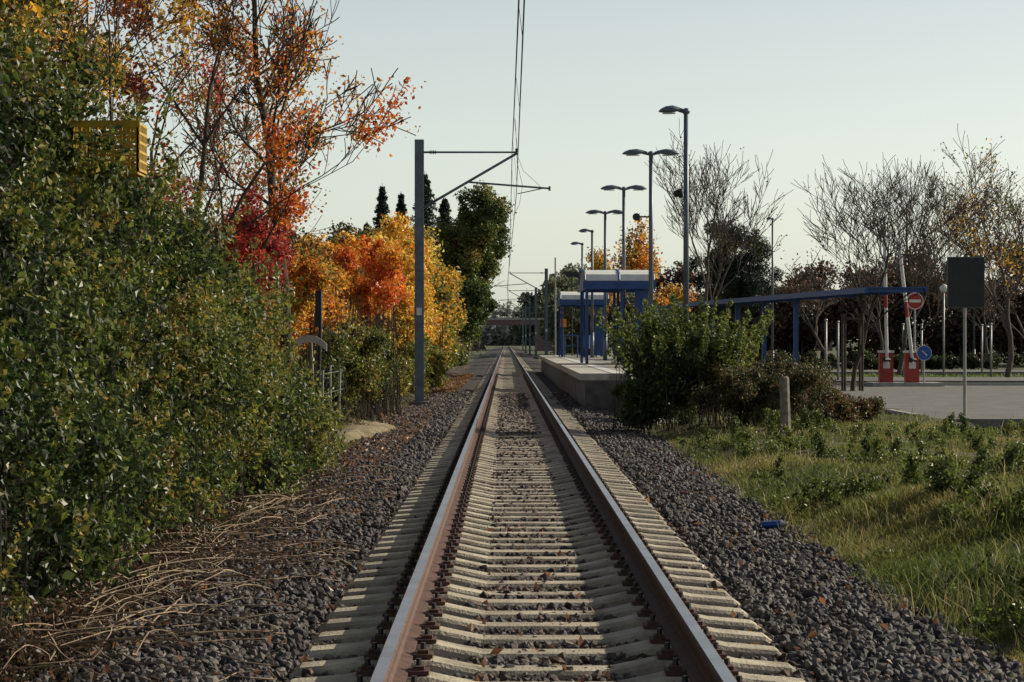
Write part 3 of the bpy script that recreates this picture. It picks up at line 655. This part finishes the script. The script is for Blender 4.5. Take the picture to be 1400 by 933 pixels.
def blades(name,n,seed,xf,y0,y1,h,wd,pal=None,zf=gz,thr=-.35):
    r=np.random.default_rng(seed); y=y0*(y1/y0)**r.random(n); x0,x1=xf(y); x=x0+(x1-x0)*r.random(n)
    P0=np.stack([x,y,0*x],1); wv=wob(P0,seed,1.6); k=wv+r.normal(size=n)*.35>thr
    x=x[k];y=y[k];wv=wv[k];n=len(x); z=zf(x,y)-.01
    H=h*r.uniform(.4,1.25,n)*(1+.5*wv); an=r.uniform(0,6.28,n); W=wd*r.uniform(.7,1.3,n)*(1+np.clip((y-15)/40,0,1))
    lean=r.uniform(.2,1.0,n)*H; la=r.uniform(0,6.28,n); lx,ly=np.cos(la)*lean,np.sin(la)*lean
    cx,cy=np.cos(an)*W/2,np.sin(an)*W/2
    b=np.stack([x,y,z],1); s=np.stack([cx,cy,0*cx],1)
    m=b+np.stack([lx*.35,ly*.35,H*.6],1); t=b+np.stack([lx,ly,H*.9],1)
    V=np.stack([b-s,b+s,m+s*.8,m-s*.8,t+s*.12,t-s*.12],1).reshape(-1,3)
    o=np.arange(n)[:,None]*6; F=np.concatenate([o+np.array([[0,1,2,3]]),o+np.array([[3,2,4,5]])],1).reshape(-1,4)
    pal=np.array(pal or [(.06,.09,.02),(.10,.135,.028),(.16,.19,.04),(.20,.205,.05),(.30,.24,.09)])
    c=pal[np.clip(((wob(P0[k],seed+9,.9)*.42+.5)*len(pal)+r.normal(size=n)*1.0).astype(int),0,len(pal)-1)]*r.uniform(.65,1.35,n)[:,None]
    return np_mesh(name,V,F,M_grass,cols=np.repeat(c,6,axis=0))
edge=lambda y:2.5+.14*np.sin(y*1.1)+.10*np.sin(y*3.7)
blades('grass',190000,171,lambda y:(edge(y),np.minimum(.235*y+1.0,8.3)),9.5,54,.075,.008)
blades('tall_grass',15000,172,lambda y:(edge(y)-.05,np.minimum(.235*y+1.0,8.3)),11,48,.22,.006,pal=[(.34,.27,.13),(.20,.21,.06),(.12,.16,.035)],thr=.35)
blades('verge_grass',16000,173,lambda y:(-3.6+0*y,-2.5+0*y),34,75,.10,.009,pal=[(.20,.17,.07),(.12,.13,.04),(.08,.11,.03)],zf=lz)
blades('far_grass',26000,174,lambda y:(8.6+0*y,40+0*y),84.5,124,.14,.03,pal=[(.10,.15,.03),(.13,.17,.04)],zf=lambda x,y:0*x-.2)
# dry bramble runners over the ballast on the left
S=[]; q2=random.Random(77)
for k in range(210):
    y=12+ (q2.random()**1.2)*16; x=-2.75+q2.uniform(-.3,.9); z=.0
    an=q2.uniform(-2.6,2.2); Ls=q2.uniform(.4,2.4); n=12; rr=q2.uniform(.003,.008); hh=q2.uniform(.01,.16)
    for i in range(n):
        an+=q2.gauss(0,.28); x2=x+math.cos(an)*Ls/n; y2=y+math.sin(an)*Ls/n
        if x2>-1.35: an+=1.2
        zz=float(bedz(np.array([x2]))[0])+.05+hh*math.sin(math.pi*(i+1)/n)
        S.append((x,y,z,x2,y2,zz,rr*(1-i/n*.6),rr*(1-(i+1)/n*.6))); x,y,z=x2,y2,zz
tubes_np('bramble_runners',S,5,M_twig)
n=30000; yy=10*(34/10)**q.random(n); xx=-2.5-np.abs(q.normal(size=n))*.35+.12*np.sin(yy*2.1)+.4*(q.random(n)**4)
P_=np.stack([xx,yy,np.maximum(lz(xx,yy),bedz(xx))+.015+q.random(n)*.04],1)
leaves('leaf_mould',P_,.05,[(.05,.035,.02),(.09,.06,.035),(.035,.028,.018),(.15,.09,.05),G_d],183,patch=1.5)
n=6000; yy=10.5*(120/10.5)**q.random(n); xx=np.where(q.random(n)<.62,q.uniform(-3.6,-1.5,n),q.uniform(-1.5,2.8,n))
keep=(q.random(n)<np.where(xx<-1.5,np.clip((yy-8)/35,.1,1),.32)); xx=xx[keep];yy=yy[keep]
P_=np.stack([xx,yy,np.maximum(bedz(xx),lz(xx,yy)*(xx<-2.6)-.2*(xx>=-2.6))+.055],1)
leaves('fallen_leaves',P_,.062,[BR,(.18,.09,.05),(.26,.12,.05),(.13,.065,.04)],181)
n=5500; xs_=-1.6-np.abs(q.normal(size=n))*.8; ys_=q.uniform(32,120,n)
P_=np.stack([xs_,ys_,np.maximum(bedz(xs_),np.where(xs_<-2.6,lz(xs_,ys_),-.2))+.04],1)
leaves('leaf_litter',P_,.085,[BR,(.28,.13,.05),(.26,.15,.07),(.2,.08,.04)],182)
# ---------------------------------------------------------------- small things on the left
mb=MB()
cx,cy,cz=-2.95,17.4,3.05; wx,wy,wz=.24,.18,.17
def bar(a,b): mb.box(min(a[0],b[0])-.009,max(a[0],b[0])+.009,min(a[1],b[1])-.009,max(a[1],b[1])+.009,min(a[2],b[2])-.009,max(a[2],b[2])+.009,M_yellow)
for sy in(-1,1):
    for i in range(9): x=cx-wx+i*wx/4; bar((x,cy+sy*wy,cz-wz),(x,cy+sy*wy,cz+wz))
    for j in range(6): z=cz-wz+j*wz/2.5; bar((cx-wx,cy+sy*wy+.002,z),(cx+wx,cy+sy*wy+.002,z))
for sx_ in(-1,1):
    for i in range(7): y=cy-wy+i*wy/3; bar((cx+sx_*(wx+.003),y,cz-wz),(cx+sx_*(wx+.003),y,cz+wz))
    for j in range(6): z=cz-wz+j*wz/2.5; bar((cx+sx_*(wx+.005),cy-wy,z),(cx+sx_*(wx+.005),cy+wy,z))
mb.box(cx-wx-.02,cx+wx+.02,cy-wy-.03,cy-wy-.012,cz+wz-.03,cz+wz+.02,M_yellow)
mb.box(cx-wx,cx+wx,cy-wy,cy+wy,cz-wz-.03,cz-wz-.015,M_yellow); mb.obj('yellow_crate')
bush('hedge_shoots',cluster((-2.98,16.95,2.95),(.32,.2,.26),20,.08,25),420,.06,[G_m,G_l,G_m,G_y],26,.5,1,0,14,.005)
mb=MB()
for k in range(9):
    y=33+k*1.9; x=-3.45+.02*k; mb.tube((x,y,-.05),(x+q.normal()*.02,y,1.1+q.normal()*.06),.022,.022,M_galv,8)
for z in(.25,.65,1.02): mb.tube((-3.45,33,z),(-3.29,48.2,z),.004,.004,M_galv,5)
mb.obj('wire_fence')
mb=MB()
for i in range(6):
    a0=(-3.42+.085*i,38,1.66-.012*(i-2.5)**2); a1=(-3.42+.085*(i+1),38,1.66-.012*(i-1.5)**2)
    mb.add([(a0[0],37.98,a0[2]-.06),(a1[0],37.98,a1[2]-.06),(a1[0],37.98,a1[2]+.06),(a0[0],37.98,a0[2]+.06),(a0[0],38.02,a0[2]-.06),(a1[0],38.02,a1[2]-.06),(a1[0],38.02,a1[2]+.06),(a0[0],38.02,a0[2]+.06)],[(0,1,2,3),(7,6,5,4),(3,2,6,7),(0,4,5,1),(1,5,6,2),(0,3,7,4)],M_coping)
mb.tube((-3.1,38.05,0),(-3.18,38.05,1.62),.03,.03,M_wood,8); mb.obj('wooden_board')
mb=MB(); mb.tube((-3.12,38.6,0),(-3.06,38.6,2.0),.03,.03,M_dark,8); mb.box(-3.14,-3.04,38.5,38.7,1.85,2.45,M_dark); mb.obj('signal_box')
mb=MB(); mb.box(-3.0,-2.67,12.4,12.7,-.06,.01,M_wood); mb.obj('wooden_plank')
